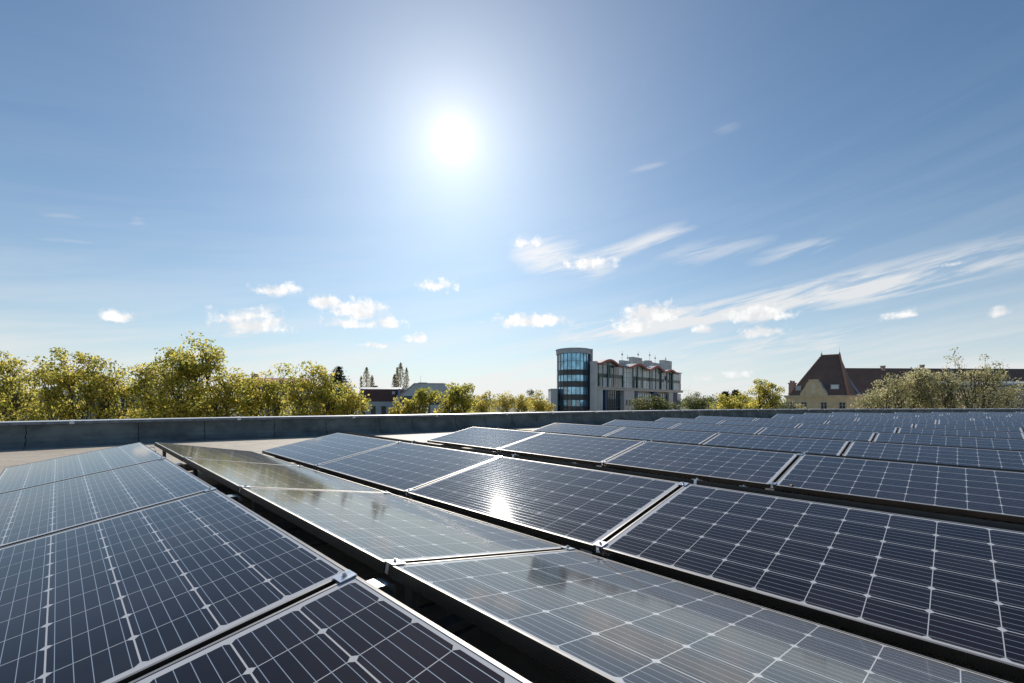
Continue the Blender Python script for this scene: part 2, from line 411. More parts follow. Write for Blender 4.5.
def sweep(mb, C, N, prof, mi=0, closed=True, t0=0, t1=None):
    t1 = len(C) if t1 is None else t1
    i0 = len(mb.v); m = len(prof)
    for i in range(t0, t1):
        for (o, z) in prof: p = C[i]+N[i]*o; mb.v.append((p.x, p.y, z))
    for i in range(t1-t0-1):
        for k in range(m if closed else m-1):
            k2 = (k+1) % m; mb.f.append((i0+i*m+k, i0+i*m+k2, i0+(i+1)*m+k2, i0+(i+1)*m+k)); mb.mi.append(mi)
    if closed:
        mb.f.append(tuple(i0+k for k in range(m))); mb.f.append(tuple(i0+(t1-t0-1)*m+k for k in reversed(range(m)))); mb.mi += [mi, mi]

def roof_material():
    m = bpy.data.materials.new('roof_felt'); m.use_nodes = True; t = NT(m.node_tree); p = t.n['Principled BSDF']
    oc = t.new('ShaderNodeTexCoord').outputs['Object']; x, y, z = t.sep(oc)[:3]
    big = t.step(t.noise(oc, .9, 5, .6), .35, .7); fine = t.noise(oc, 160, 2, .6); mid = t.noise(oc, 7, 5, .65)
    c = t.mix(big, (.42, .36, .28), (.52, .455, .36))
    c = t.mix(t.mul(t.step(mid, .45, .7), .5), c, (.32, .285, .24))
    c = t.mix(t.mul(t.step(fine, .5, .7), .35), c, (.42, .40, .36))
    # welded seams of the felt, one metre apart
    wob = t.mul(t.sub(t.noise(oc, 3, 2, .5), .5), .03)
    stain = t.mul(t.step(t.noise(oc, 1.7, 6, .7, dist=1.2), .52, .60), .35)
    c = t.mix(stain, c, (.25, .22, .18))
    sx = t.m('ABSOLUTE', t.sub(t.m('FRACT', t.add(t.add(t.mul(y, .95), t.mul(x, .16)), wob)), .5))
    seam = t.sub(1.0, t.step(sx, .004, .016))
    c = t.mix(t.mul(seam, .9), c, (.07, .065, .06))
    t.l.new(c, p.inputs['Base Color']); p.inputs['Roughness'].default_value = .7
    b = t.new('ShaderNodeBump'); b.inputs['Strength'].default_value = .5; b.inputs['Distance'].default_value = .003
    t.l.new(fine, b.inputs['Height']); t.l.new(b.outputs[0], p.inputs['Normal'])
    return m
M['roof'] = roof_material()
M['felt'] = mat('parapet_felt', (.14, .158, .15), .8, nscale=2.2, namp=.38, bump=.5, bscale=220)
M['seam'] = mat('felt_seam', (.012, .013, .014), .7)
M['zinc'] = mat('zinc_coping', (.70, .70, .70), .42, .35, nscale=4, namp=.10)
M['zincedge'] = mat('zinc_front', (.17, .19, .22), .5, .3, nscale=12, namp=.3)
M['concrete'] = mat('render_wall', (.42, .40, .37), .9, nscale=1.5)
# the roof deck
rf = MB()
i0 = 0
inner = [C+N*.05 for C, N in zip(WC, WN)]
poly = [(p.x, p.y) for p in inner]+[(60, -30), (-14, -30)]
rf.prism(poly, ROOFZ-.4, ROOFZ, 'z')
ro = rf.build('roof', M['roof']); tag(ro, kind='structure')
# the building that carries the roof
hb = MB(); hb.prism([(p[0], p[1]) for p in [(c.x+n.x*.30, c.y+n.y*.30) for c, n in zip(WC, WN)]]+[(60.3, -30.3), (-14.3, -30.3)], GZ, ROOFZ-.402, 'z')
o = hb.build('building_walls', M['concrete']); tag(o, kind='structure')
# parapet
pt = thing('parapet_wall', 'low dark roof parapet with light metal coping curving along the roof edge', 'wall', (0, 0, 0))
TOP = .268
b = MB(); sweep(b, WC, WN, [(.30, ROOFZ-.38), (.30, TOP-.012), (.005, TOP-.012), (-.012, .12), (-.04, .03), (-.09, -.05), (-.20, -.115), (-.34, ROOFZ+.004), (-.34, ROOFZ-.38)])
b.build('upstand', M['felt'], pt)
b = MB(); sweep(b, WC, WN, [(-.045, TOP-.05), (-.045, TOP-.006), (-.040, TOP), (.34, TOP+.002), (.34, TOP-.06), (.336, TOP-.06), (.336, TOP-.011), (-.040, TOP-.011), (-.040, TOP-.05)])
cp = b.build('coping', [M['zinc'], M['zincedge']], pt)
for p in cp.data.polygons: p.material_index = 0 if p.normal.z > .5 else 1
# arc length helper
AC = [0]
for i in range(1, len(WC)): AC.append(AC[-1]+(WC[i]-WC[i-1]).length)
def at_arc(s):
    i = max(k for k in range(len(AC)) if AC[k] <= s) if s > 0 else 0
    i = min(i, len(WC)-2); t = (s-AC[i])/(AC[i+1]-AC[i]); return WC[i].lerp(WC[i+1], t), WN[i].lerp(WN[i+1], t).normalized()
def arc_at_x(x):
    for i in range(len(WC)-1):
        if WC[i].x <= x <= WC[i+1].x: return AC[i]+(x-WC[i].x)/(WC[i+1].x-WC[i].x)*(AC[i+1]-AC[i])
JM = MB(); JM.prism([(-.049, TOP-.052), (-.049, TOP+.002), (-.042, TOP+.005), (.345, TOP+.009), (.345, TOP-.05), (.342, TOP-.05), (.342, TOP+.004), (-.042, TOP+.0005), (-.0455, TOP-.052)], -.03, .03, 'x')
JX = JM.mesh('coping_joint', M['zinc'])
xs = [-5.0, -2.8, -.52, 1.93, 4.13, 6.15, 8.4, 10.2, 12.1, 13.86, 15.6]
arcs = [arc_at_x(x) for x in xs]
while arcs[-1] < AC[-1]-1.6: arcs.append(arcs[-1]+.98)
for s_ in arcs:
    c, nn = at_arc(s_); j = obj('joint_cover', JX, pt); j.location = (c.x, c.y, 0); j.rotation_euler = (0, 0, math.atan2(nn.y, nn.x)-math.pi/2)
# overlapping vertical seams in the felt
SM2 = MB()
zz = [(-.002, .2), (-.011, .12), (-.026, .07), (-.042, .03), (-.064, -.01), (-.092, -.05), (-.202, -.115), (-.342, ROOFZ+.008)]
for i in range(len(zz)-1):
    w = .0045+.002*(i % 2); x0 = .006*math.sin(i*1.9)
    a0, z0 = zz[i]; a1, z1 = zz[i+1]
    SM2.prism([(a0-.004, z0), (a1-.004, z1), (a1+.002, z1), (a0+.002, z0)], x0-w, x0+w, 'x')
SX = SM2.mesh('felt_seam', M['seam'])
xs2 = [-1.05, .35, 1.35, 2.55, 3.55, 4.7, 5.5, 6.7]
a2 = [arc_at_x(x) for x in xs2]
while a2[-1] < AC[-1]-1.5: a2.append(a2[-1]+.95)
a2 = [a2[0]-1.2, a2[0]-2.3]+a2
for s_ in a2:
    c, nn = at_arc(s_); j = obj('felt_seam', SX, pt); j.location = (c.x, c.y, 0); j.rotation_euler = (0, 0, math.atan2(nn.y, nn.x)-math.pi/2)

# a few fallen leaves and a twig on the panels
def leaf_on(px, py, X, label, col, s=.02):
    # position on a facing row's plane
    m = mat('fallen_leaf', col, .7)
    b = MB(); n = 9
    ring = [(math.cos(2*math.pi*i/n)*s*(1 if i % 2 else .6), math.sin(2*math.pi*i/n)*s*.6*(1 if i % 2 else .65), .002+.003*math.cos(i*2.1)) for i in range(n)]
    for i in range(n): b.face([(0, 0, .001), ring[i], ring[(i+1) % n]])
    b.tube((s*.5, 0, .002), (s*1.5, s*.2, .003), .0008, .0006, 5)
    o = b.build('fallen_leaf', m); o.location = X; tag(o, label, 'leaf'); return o

def plane_point(n, py, px, off):
    xl = n*P_-RG/2+dxs.get(n, 0)-cw; d = (CAM.z+.02)/((py-CY)/F); p = CAM+RT*lat(px, d)+FW*d
    return Vector((xl+off, p.y, LOWS.get(n, 0)+zrow(n, p.y)+off*math.tan(TILT)+.003))
leaf_on(0, 0, plane_point(2, 487.5, 781, .045), 'small orange-brown dry leaf lying at the lower edge of a dark panel', (.55, .24, .06), .030)

# ---------------------------------------------------------------- ground
M['ground'] = mat('ground', (.10, .11, .06), .95, nscale=.05, namp=.35)
g = MB(); g.face([(-3000, -3000, GZ), (3000, -3000, GZ), (3000, 3000, GZ), (-3000, 3000, GZ)])
tag(g.build('ground', M['ground']), kind='structure')
M['asphalt'] = mat('asphalt', (.05, .05, .052), .9, nscale=.6, namp=.2)
s = MB()
r0 = gpos(-60, 14); 
def strip(mb, l0, d0, l1, d1, w, z):
    v = Vector((l1-l0, d1-d0)).normalized(); nx = Vector((-v.y, v.x))*w/2
    mb.face([gpos(l0+nx.x, d0+nx.y, z), gpos(l1+nx.x, d1+nx.y, z), gpos(l1-nx.x, d1-nx.y, z), gpos(l0-nx.x, d0-nx.y, z)])
strip(s, -120, 62, 20, 52, 9, GZ+.004); strip(s, 20, 52, 200, 60, 9, GZ+.006)
tag(s.build('street', M['asphalt']), kind='structure')
s = MB(); strip(s, -120, 56, 20, 46, 2.4, GZ+.12); strip(s, 20, 46, 200, 54, 2.4, GZ+.125)
tag(s.build('pavement', M['concrete']), kind='structure')

# ---------------------------------------------------------------- trees
def leaf_mat(name, cols, trans=.74):
    m = bpy.data.materials.new(name); m.use_nodes = True; t = NT(m.node_tree); t.n.clear()
    out = t.new('ShaderNodeOutputMaterial'); gi = t.new('ShaderNodeNewGeometry').outputs['Random Per Island']
    cr = t.new('ShaderNodeValToRGB'); t.l.new(gi, cr.inputs[0])
    e = cr.color_ramp.elements
    while len(e) < len(cols): e.new(.5)
    for i, c in enumerate(cols): e[i].position = i/(len(cols)-1); e[i].color = (*c, 1)
    oc = t.new('ShaderNodeTexCoord').outputs['Object']
    big = t.step(t.noise(oc, .55, 3, .5), .35, .65)
    hs = t.new('ShaderNodeHueSaturation'); t.l.new(cr.outputs[0], hs.inputs['Color']); t.l.new(t.add(.80, t.mul(big, .4)), hs.inputs['Value']); t.l.new(t.sub(.512, t.mul(big, .022)), hs.inputs['Hue'])
    d = t.new('ShaderNodeBsdfPrincipled'); t.l.new(hs.outputs[0], d.inputs['Base Color']); d.inputs['Roughness'].default_value = .5; d.inputs['Specular IOR Level'].default_value = .35
    tr = t.new('ShaderNodeBsdfTranslucent'); t.l.new(hs.outputs[0], tr.inputs[0])
    mx = t.new('ShaderNodeMixShader'); mx.inputs[0].default_value = trans
    t.l.new(d.outputs[0], mx.inputs[1]); t.l.new(tr.outputs[0], mx.inputs[2]); t.l.new(mx.outputs[0], out.inputs[0]); return m
M['bark'] = mat('bark', (.10, .085, .065), .9, nscale=4, namp=.3)
M['lf_plane'] = leaf_mat('plane_leaves', [(.19, .22, .05), (.38, .39, .08), (.60, .55, .11), (.80, .69, .15), (.62, .44, .14)])
M['lf_yellow'] = leaf_mat('yellow_leaves', [(.34, .33, .08), (.56, .49, .11), (.72, .60, .13), (.62, .44, .13)])
M['lf_olive'] = leaf_mat('silver_leaves', [(.27, .28, .12), (.45, .43, .20), (.60, .54, .30), (.72, .64, .40)], .55)
M['lf_dark'] = leaf_mat('dark_leaves', [(.09, .12, .04), (.19, .21, .07), (.32, .31, .11)], .5)
M['lf_conifer'] = leaf_mat('conifer_needles', [(.05, .065, .04), (.08, .10, .06)], .3)
M['lf_poplar'] = leaf_mat('poplar_leaves', [(.30, .28, .17), (.42, .37, .24), (.52, .46, .31)], .5)
def leaves_mesh(name, pts, size, m, rng, flat=.0, asp=.62):
    n = len(pts); pts = np.asarray(pts)
    a = rng.normal(size=(n, 3)); a /= np.linalg.norm(a, axis=1)[:, None]
    b = rng.normal(size=(n, 3)); b -= (a*b).sum(1)[:, None]*a; b /= np.linalg.norm(b, axis=1)[:, None]
    c = np.cross(a, b)
    s = size*rng.uniform(.6, 1.35, size=(n, 1))
    v = np.stack([pts-a*s*.5, pts-b*s*asp*.5+c*s*.10, pts+a*s*.5, pts+b*s*asp*.5+c*s*.10], 1).reshape(-1, 3)
    me = bpy.data.meshes.new(name); me.vertices.add(4*n); me.loops.add(4*n); me.polygons.add(n)
    me.vertices.foreach_set('co', v.ravel()); me.loops.foreach_set('vertex_index', np.arange(4*n)); me.polygons.foreach_set('loop_start', np.arange(n)*4)
    me.polygons.foreach_set('loop_total', np.full(n, 4)); me.materials.append(m); me.update(); me.validate(); return me
def tree(name, label, px, d, lobes, size, mleaf, n_leaves, seed, group=None, cat='tree', clump=.34, trunk_r=.22, twig=.6, gap=0.0):
    """lobes: (px, py, rpx, [ry/rx]) round which the crown's clumps of leaves grow; everything at distance d, with real depth"""
    rng = np.random.default_rng(seed)
    base = gpos(lat(px, d), d); o = thing(name, label, cat, base, 0, group)
    L = []
    for lb in lobes:
        lx, ly, r = lb[:3]; asp = lb[3] if len(lb) > 3 else 1
        rr = r/F*d; dd = d+rng.uniform(-.5, .5)*rr
        c = CAM+RT*lat(lx, d)+FW*dd; c = Vector((c.x, c.y, hz(ly, d)))-base
        L.append((np.array(c), rr, rr*asp))
    # clump centres, more of them towards the outside of each lobe
    vol = np.array([rx**2*rz for _, rx, rz in L])**.8; vol /= vol.sum()
    csize = clump
    tot = sum(rx*rx*rz for _, rx, rz in L); nc = int(max(24, min(520, 2.6*tot/(csize**3)*.13)))
    cc = []
    fr_top = 0
    for i in range(nc):
        k = rng.choice(len(L), p=vol); c, rx, rz = L[k]
        v = rng.normal(size=3); v /= np.linalg.norm(v); r = rng.uniform(.25, 1)**.5*rng.uniform(.82, 1.08)
        cc.append(c+v*np.array([rx, rx, rz])*r)
    cc = np.array(cc)
    w = rng.uniform(.4, 1.6, size=nc); w /= w.sum()
    idx = rng.choice(nc, size=n_leaves, p=w)
    sg = csize*rng.uniform(.6, 1.3, size=nc)
    g_ = rng.normal(size=(n_leaves, 3)); g_ /= np.maximum(1, np.linalg.norm(g_, axis=1)/1.7)[:, None]
    pts = cc[idx]+g_*sg[idx][:, None]*np.array([1, 1, .72])
    obj('crown', leaves_mesh('crown', pts, size, mleaf, rng), o)
    # trunk, limbs to lobes, twigs to clumps
    b = MB(); zc = min(c[2]-.2*rz for c, rx, rz in L)
    fork = Vector((0, 0, max(2.5, min(zc*.6, 6.0))))
    b.tube((0, 0, -.1), fork, trunk_r*1.25, trunk_r, 9)
    for (c, rx, rz) in L:
        cv = Vector(c)+Vector((0, 0, -.3*rz)); mid = fork.lerp(cv, .5)+Vector((rng.uniform(-.3, .3), rng.uniform(-.3, .3), .3))
        q = min(1.0, rx/1.6); b.tube(fork, mid, trunk_r*.62*q, trunk_r*.36*q, 7); b.tube(mid, cv, trunk_r*.36*q, trunk_r*.10*q, 6)
        near = [p for p in cc if np.linalg.norm(p-c) < rx*1.4][:int(26)]
        for p in near:
            st = mid.lerp(cv, rng.uniform(.3, 1)); pv = Vector(p); m2 = st.lerp(pv, .55)+Vector((0, 0, rng.uniform(-.05, .25)))
            b.tube(st, m2, trunk_r*.15, trunk_r*.09, 5); b.tube(m2, pv, trunk_r*.09, trunk_r*.03, 4)
    b.build('trunk', M['bark'], o)
    return o
G1 = 'plane trees beyond the parapet'
tree('plane_tree', 'tall yellow-green plane tree with broad crown, leftmost behind the roof parapet', 8, 33, [(4, 378, 22), (-26, 385, 26), (28, 395, 22), (0, 415, 30), (14, 366, 12), (38, 376, 10), (-30, 420, 34)], .19, M['lf_plane'], 11250, 1, G1)
tree('plane_tree', 'yellow-green plane tree with ragged top between the leftmost tree and the tallest one', 82, 32, [(72, 372, 19), (95, 376, 17), (52, 388, 17), (112, 390, 18), (80, 400, 28), (68, 361, 9), (44, 375, 11), (97, 364, 9), (118, 378, 13), (132, 388, 14), (120, 410, 26), (60, 425, 30)], .19, M['lf_plane'], 13750, 2, G1)
tree('plane_tree', 'tallest plane tree with dense yellow-green crown rising highest above the parapet', 186, 31, [(205, 362, 21), (180, 372, 22), (155, 378, 16), (225, 380, 16), (168, 361, 8), (212, 356, 9), (140, 378, 11), (236, 392, 14), (145, 402, 20), (190, 398, 32), (222, 408, 24), (185, 430, 40)], .19, M['lf_plane'], 21250, 3, G1)
tree('plane_tree', 'open plane tree with sparse high twigs right of the tallest tree', 268, 34, [(270, 371, 8), (283, 368, 7), (248, 388, 9), (262, 385, 12), (250, 400, 14), (280, 395, 16), (265, 415, 24)], .19, M['lf_plane'], 6000, 4, G1, clump=.36)
tree('plane_tree', 'low rounded plane tree left of the small red-roofed house', 322, 33, [(312, 372, 11), (330, 382, 12), (300, 392, 17), (335, 398, 18), (356, 405, 12), (318, 410, 26), (350, 415, 20)], .19, M['lf_plane'], 10250, 5, G1)
tree('plane_tree', 'small bright green-yellow tree in front of the grey gable house', 412, 34, [(408, 403, 8), (420, 398, 8), (432, 396, 6), (398, 408, 8), (430, 405, 9), (412, 418, 18)], .19, M['lf_plane'], 4500, 6, G1, clump=.28)
tree('plane_tree', 'bright yellow-green tree right of the grey gable house', 452, 36, [(453, 390, 8), (464, 386, 6), (446, 399, 9), (465, 401, 11), (445, 384, 4), (456, 412, 18)], .19, M['lf_plane'], 5750, 7, G1, clump=.3)
tree('yellow_tree', 'thin yellow tree with loose tips just left of the middle of the parapet', 484, 52, [(482, 402, 8), (490, 397, 5), (474, 405, 8), (482, 412, 12)], .2, M['lf_yellow'], 2300, 8)
tree('yellow_tree', 'rounded yellow autumn tree far behind the parapet left of the office tower', 512, 75, [(505, 401, 9), (518, 402, 9), (500, 408, 10), (525, 408, 10)], .26, M['lf_yellow'], 3200, 9, clump=.45)
tree('yellow_tree', 'orange-yellow tree directly left of the office tower', 540, 82, [(541, 399, 8), (534, 405, 9), (546, 406, 9)], .28, M['lf_yellow'], 2400, 10, clump=.5)
tree('dark_tree', 'dark round tree poking above the yellow trees left of the office tower', 531, 150, [(531, 394, 3.6), (538, 397, 3), (531, 402, 6)], .5, M['lf_dark'], 900, 11, clump=.7)
tree('dark_tree', 'dark green bushy tree standing against the office lower floors', 645, 90, [(640, 404, 10, .7), (652, 402, 10, .7), (660, 405, 10, .8), (636, 410, 9), (668, 409, 8)], .28, M['lf_dark'], 5200, 12, clump=.5)
tree('dark_tree', 'dark green tree just right of the office building', 697, 95, [(698, 401, 9), (690, 406, 9), (705, 404, 9), (700, 410, 12)], .28, M['lf_dark'], 4000, 13, clump=.5)
tree('bare_tree', 'thin grey nearly leafless tree right of the office building', 692, 120, [(689, 394, 6), (696, 394, 6), (692, 403, 8)], .22, M['lf_olive'], 420, 14, clump=.6)
tree('yellow_tree', 'wide yellow-green bush-like tree between office and old brown-roofed house', 733, 80, [(728, 401, 10), (742, 400, 10), (720, 407, 10), (738, 408, 13), (752, 404, 9)], .26, M['lf_plane'], 5200, 15, clump=.45)
tree('plane_tree', 'taller yellow-green tree with rounded top left of the old brown-roofed house', 766, 62, [(764, 386, 9), (773, 390, 9), (756, 392, 8), (764, 401, 14), (778, 400, 8), (755, 410, 14)], .24, M['lf_plane'], 5200, 16, clump=.38)
tree('yellow_tree', 'low pale tree in front of the old house corner', 790, 60, [(784, 408, 7), (794, 407, 8), (802, 411, 8)], .2, M['lf_olive'], 1500, 17, clump=.35)
GO = 'silvery trees at the right'
tree('silver_tree', 'silvery olive-green tree overlapping the brown roof, left of two silvery trees', 905, 42, [(880, 392, 14), (898, 384, 12), (915, 377, 11), (888, 380, 8), (925, 376, 10), (938, 372, 7), (905, 398, 22), (930, 392, 20), (870, 402, 12), (912, 366, 5), (925, 385, 16)], .16, M['lf_olive'], 10000, 18, GO, clump=.36)
tree('silver_tree', 'silvery tree with thin feathery branch sticking up, rightmost in the picture', 975, 40, [(953, 351, 4.5), (958, 356, 4), (963, 362, 4), (968, 369, 6), (985, 368, 11), (1000, 373, 9), (950, 378, 9), (975, 372, 8), (1012, 384, 9), (970, 382, 16), (950, 392, 20), (990, 392, 20), (975, 405, 26), (942, 369, 6), (1003, 366, 6), (915, 372, 7), (1010, 402, 12), (985, 354, 6)], .15, M['lf_olive'], 9500, 19, GO, clump=.32)

def conifer(name, label, px, d, ytop, wpx, seed, group=None):
    rng = np.random.default_rng(seed); base = gpos(lat(px, d), d); o = thing(name, label, 'tree', base, 0, group)
    H = hz(ytop, d)-GZ; R0 = wpx/F*d; pts = []
    b = MB(); b.tube((0, 0, -.1), (0, 0, H*.98), .25, .03, 8)
    z = H*.25
    while z < H*.99:
        t = (z-H*.25)/(H*.75); r = R0*(1-t)**.8+.12; nb = 15
        for k in range(nb):
            a = rng.uniform(0, 2*math.pi); rl = r*rng.uniform(.7, 1.1)
            tip = np.array([math.cos(a)*rl, math.sin(a)*rl, z-rl*.18])
            b.tube((0, 0, z), tip, .04, .01, 4)
            m = int(60*rl/R0)+5; s_ = rng.uniform(.15, 1, m)[:, None]
            pts.append(np.array([0, 0, z])*(1-s_)+tip*s_+rng.normal(size=(m, 3))*np.array([.16, .16, .09])*(d/60))
        z += H*.75/40
    pts = np.concatenate(pts); obj('crown', leaves_mesh('crown', pts, .34*d/60, M['lf_conifer'], rng, asp=.3), o); b.build('trunk', M['bark'], o)
conifer('conifer_tree', 'dark pointed conifer rising left of the small red-roofed house', 338, 58, 366, 46, 30)
conifer('conifer_tree', 'small dark conifer top seen over the yellow trees, left of two', 725, 170, 391, 14, 31, 'small conifers behind the yellow trees')
conifer('conifer_tree', 'small dark conifer top seen over the yellow trees, right of two', 736, 165, 389.5, 15, 32, 'small conifers behind the yellow trees')
def poplar(label, px, d, spires, seed):
    rng = np.random.default_rng(seed); base = gpos(lat(px, d), d); o = thing('poplar_tree', label, 'tree', base, 0, 'distant poplars')
    pts = []; b = MB()
    b.tube((0, 0, -.1), (0, 0, 5), .4, .3, 8)
    for (sx, yt, yb, wp) in spires:
        x = RT*(lat(sx, d)-lat(px, d)); H1 = hz(yt, d)-GZ; H0 = hz(yb, d)-GZ; w = 1.3*wp/F*d
        b.tube((0, 0, 4.5), (x.x, x.y, H0), .22, .14, 6); b.tube((x.x, x.y, H0), (x.x, x.y, H1), .14, .03, 6)
        n = int(1700*wp/5); t = rng.uniform(0, 1, n); r = w*np.sin(np.pi*np.clip(t*.86+.14, 0, 1))**.7*rng.uniform(0, 1, n)**.5
        a = rng.uniform(0, 2*math.pi, n)
        pts.append(np.stack([x.x+r*np.cos(a), x.y+r*np.sin(a), H0+(H1-H0)*t], 1)+rng.normal(size=(n, 3))*.12)
    obj('crown', leaves_mesh('crown', np.concatenate(pts), .42, M['lf_poplar'], rng), o); b.build('trunk', M['bark'], o)
poplar('tall slim poplar pair above the red mansard roof, left group', 367, 160, [(366.5, 368, 400, 3.6), (372, 376, 400, 2), (361, 377, 400, 1.3)], 40)
poplar('tall slim poplar with several spires beside the grey gable house, right group', 400, 150, [(400.5, 363.5, 400, 3.4), (406.5, 368, 400, 2.2), (394.5, 375, 400, 2.4), (397, 368, 400, 1.8)], 41)

# far wood closing the horizon: too many trees to count
rng = np.random.default_rng(77); pts = []
for i in range(520):
    px = rng.uniform(-500, 1600); d = rng.uniform(330, 460); h = hz(rng.uniform(397.2, 400.5)-(2.2 if 690 < px < 730 else 0), d)
    c = np.array(gpos(lat(px, d), d, h-4)); m = 90
    pts.append(c+rng.normal(size=(m, 3))*np.array([3.2, 3.2, 2.2]))
far = obj('distant_wood', leaves_mesh('distant_wood', np.concatenate(pts), 1.5, M['lf_dark'], rng)); tag(far, kind='stuff', label='far dark line of woods along the horizon', cat='wood')

# ---------------------------------------------------------------- office building
M['ogrey'] = mat('office_render', (.52, .53, .55), .85, nscale=.3, namp=.08)
M['ogrey2'] = mat('office_concrete', (.68, .65, .63), .85, nscale=.4, namp=.08)
M['oglass'] = mat('office_glass', (.05, .10, .14), .04, .0, spec=1.0)
M['oblind'] = mat('window_blind', (.82, .85, .86), .35, nscale=.8, namp=.15)
M['ospan'] = mat('spandrel_panel', (.075, .075, .075), .35, nscale=.5, namp=.15)
M['oroofgrey'] = mat('plant_room_metal', (.50, .52, .52), .6, nscale=.6, namp=.2)
M['oblue'] = mat('blue_column', (.02, .055, .16), .5)
M['oframe'] = mat('blue_frame', (.03, .07, .12), .4)
M['oteal'] = mat('teal_post', (.06, .19, .17), .5)
M['ored'] = mat('red_fascia', (.42, .09, .07), .5)
M['odark'] = mat('dark_interior', (.02, .022, .025), .3)
M['obrown'] = mat('red_brown_panel', (.17, .06, .045), .6)
M['orooft'] = mat('pale_curved_roof', (.50, .47, .45), .5)
def glassy(name, tint, spread, seed):
    m = bpy.data.materials.new(name); m.use_nodes = True; t = NT(m.node_tree); p = t.n['Principled BSDF']
    oc = t.new('ShaderNodeTexCoord').outputs['Object']
    n = t.noise(oc, .35, 3, .6); p.inputs['Roughness'].default_value = .05; p.inputs['IOR'].default_value = 1.9; p.inputs['Metallic'].default_value = .45 if name == 'tower_glass' else .1
    c = t.mix(t.step(n, .35, .65), tuple(a*(1-spread) for a in tint), tuple(a*(1+spread) for a in tint))
    t.l.new(c, p.inputs['Base Color']); b = t.new('ShaderNodeBump'); b.inputs['Strength'].default_value = .25; b.inputs['Distance'].default_value = .05
    t.l.new(t.noise(oc, .9, 2, .5), b.inputs['Height']); t.l.new(b.outputs[0], p.inputs['Normal']); return m
M['tglass'] = glassy('tower_glass', (.26, .54, .72), .35, 1)
M['wglass'] = glassy('wing_glass', (.07, .10, .12), .6, 2)
TD = 121.0
def office():
    # tower: a half-round glazed drum
    tw = thing('office_tower', 'rounded blue-glass stair tower with flat grey roof at the left end of the office', 'tower', gpos(lat(575.3, TD), TD+5))
    tw.rotation_euler.z = gdir(1, 0)
    zz = lambda py: hz(py, TD)-GZ
    rx, ry = lat(592, TD)-lat(575.3, TD)-.15, 6.0
    def arc(a0, a1, n, k=1.0, off=0): return [((rx*k+off)*math.cos(R(a)), -(ry*k+off)*math.sin(R(a))) for a in np.linspace(a0, a1, n)]
    NS = 12; A = np.linspace(0, 180, NS+1)
    def ringpoly(off): 
        P = [((rx+off)*math.cos(R(a)), -(ry+off)*math.sin(R(a))) for a in np.linspace(0, 180, 37)]; return P+[(-(rx+off)+.8, 4), ((rx+off), 4)]
    core = MB(); core.prism(ringpoly(-.35), 0, zz(352.6), 'z'); core.build('core', M['odark'], tw)
    bands = [(353.0, 369.4), (374.6, 381.0), (386.6, 394.2), (399.6, 406.0)]
    z_lo = 0
    sp = MB()
    for (a, b_) in [(369.4, 374.6), (381.0, 386.6), (394.2, 399.6), (406.0, 411.5)]:
        sp.prism(ringpoly(-.06), zz(b_), zz(a), 'z')
    sp.prism(ringpoly(-.06), 0, zz(411.5)-.002, 'z')
    sp.build('spandrel', M['ospan'], tw)
    for (a, b_) in bands:
        for i in range(NS):
            a0, a1 = A[i], A[i+1]; q_ = 0; rr_ = [((rx)*math.cos(R(q)), -(ry)*math.sin(R(q))) for q in (a0+.5, a1-.5)]
            ri = [((rx-.1)*math.cos(R(q)), -(ry-.1)*math.sin(R(q))) for q in (a1-.5, a0+.5)]
            mb = MB(); mb.prism(rr_+ri, zz(b_)+.05, zz(a)-.05, 'z')
            w = mb.build('window', M['tglass'] if rnd.random() < .8 else M['oblind'] if rnd.random() < .5 else M['oglass'], tw)
            tt = rnd.uniform(-.02, .02)
    fr = MB()
    for a in A:
        x, y = (rx+.05)*math.cos(R(a)), -(ry+.05)*math.sin(R(a)); fr.box(x-.07, x+.07, y-.07, y+.07, zz(411), zz(352.8))
    for py in (353.0, 360.8, 369.4, 374.6, 381, 386.6, 394.2, 399.6, 406):
        z = zz(py); P = ringpoly(.03); Q = ringpoly(-.02)
        fr.prism(P, z-.05, z+.05, 'z')
    fr.build('mullions', M['oframe'], tw)
    mb = MB(); mb.prism([(x*1.0, y) for x, y in ringpoly(.4)], zz(352.9), zz(348.6), 'z'); mb.prism(ringpoly(.55), zz(348.6)+.002, zz(347.9), 'z')
    mb.build('roof_slab', M['ogrey'], tw)
    mb = MB(); mb.box(rx+.15, rx+.9, -1.8, 5, 0, zz(347.2)); mb.build('side_wall', M['ogrey'], tw)
    mb = MB(); mb.box(rx-.35, rx+.14, -2.6, -1.9, 0, zz(353)); mb.build('corner_column', M['oblue'], tw)
    mb = MB(); mb.tube((-1, 0, zz(348)), (-1, 0, zz(344.8)), .05, .03); mb.build('antenna', M['alu'], tw)
    # low grey annex
    ax = thing('office_annex', 'plain grey windowless stair block left of the glass tower', 'building', gpos(lat(549.8, 122), 122)); ax.rotation_euler.z = gdir(1, 0)
    mb = MB(); w_ = lat(557.5, 122)-lat(549.8, 122); mb.box(.3, w_, 0, 9, 0, hz(389.2, 122)-GZ); mb.box(.2, w_+.1, -.1, 9.1, hz(389.2, 122)-GZ+.002, hz(389.2, 122)-GZ+.2)
    mb.build('wall', M['ogrey'], ax)
    mb = MB(); mb.box(-.6, .295, .4, 8, 0, hz(403, 122)-GZ); mb.build('porch', M['ogrey2'], ax)
    # wing
    l0, d0, l1, d1 = lat(594.3, 122.5), 122.5, lat(681, 172), 172.0
    LW = math.hypot(l1-l0, d1-d0); ux, uy = (l1-l0)/LW, (d1-d0)/LW
    wg = thing('office_wing', 'long grey office wing with teal posts and red wavy roof edges right of the tower', 'building', gpos(l0, d0)); wg.rotation_euler.z = gdir(ux, uy)
    def U(px, w=0.0):      # along the facade where that sight line meets it, w metres behind it
        k = (px-512)/F; return (k*(d0+ux*w)-l0+uy*w)/(ux-k*uy)
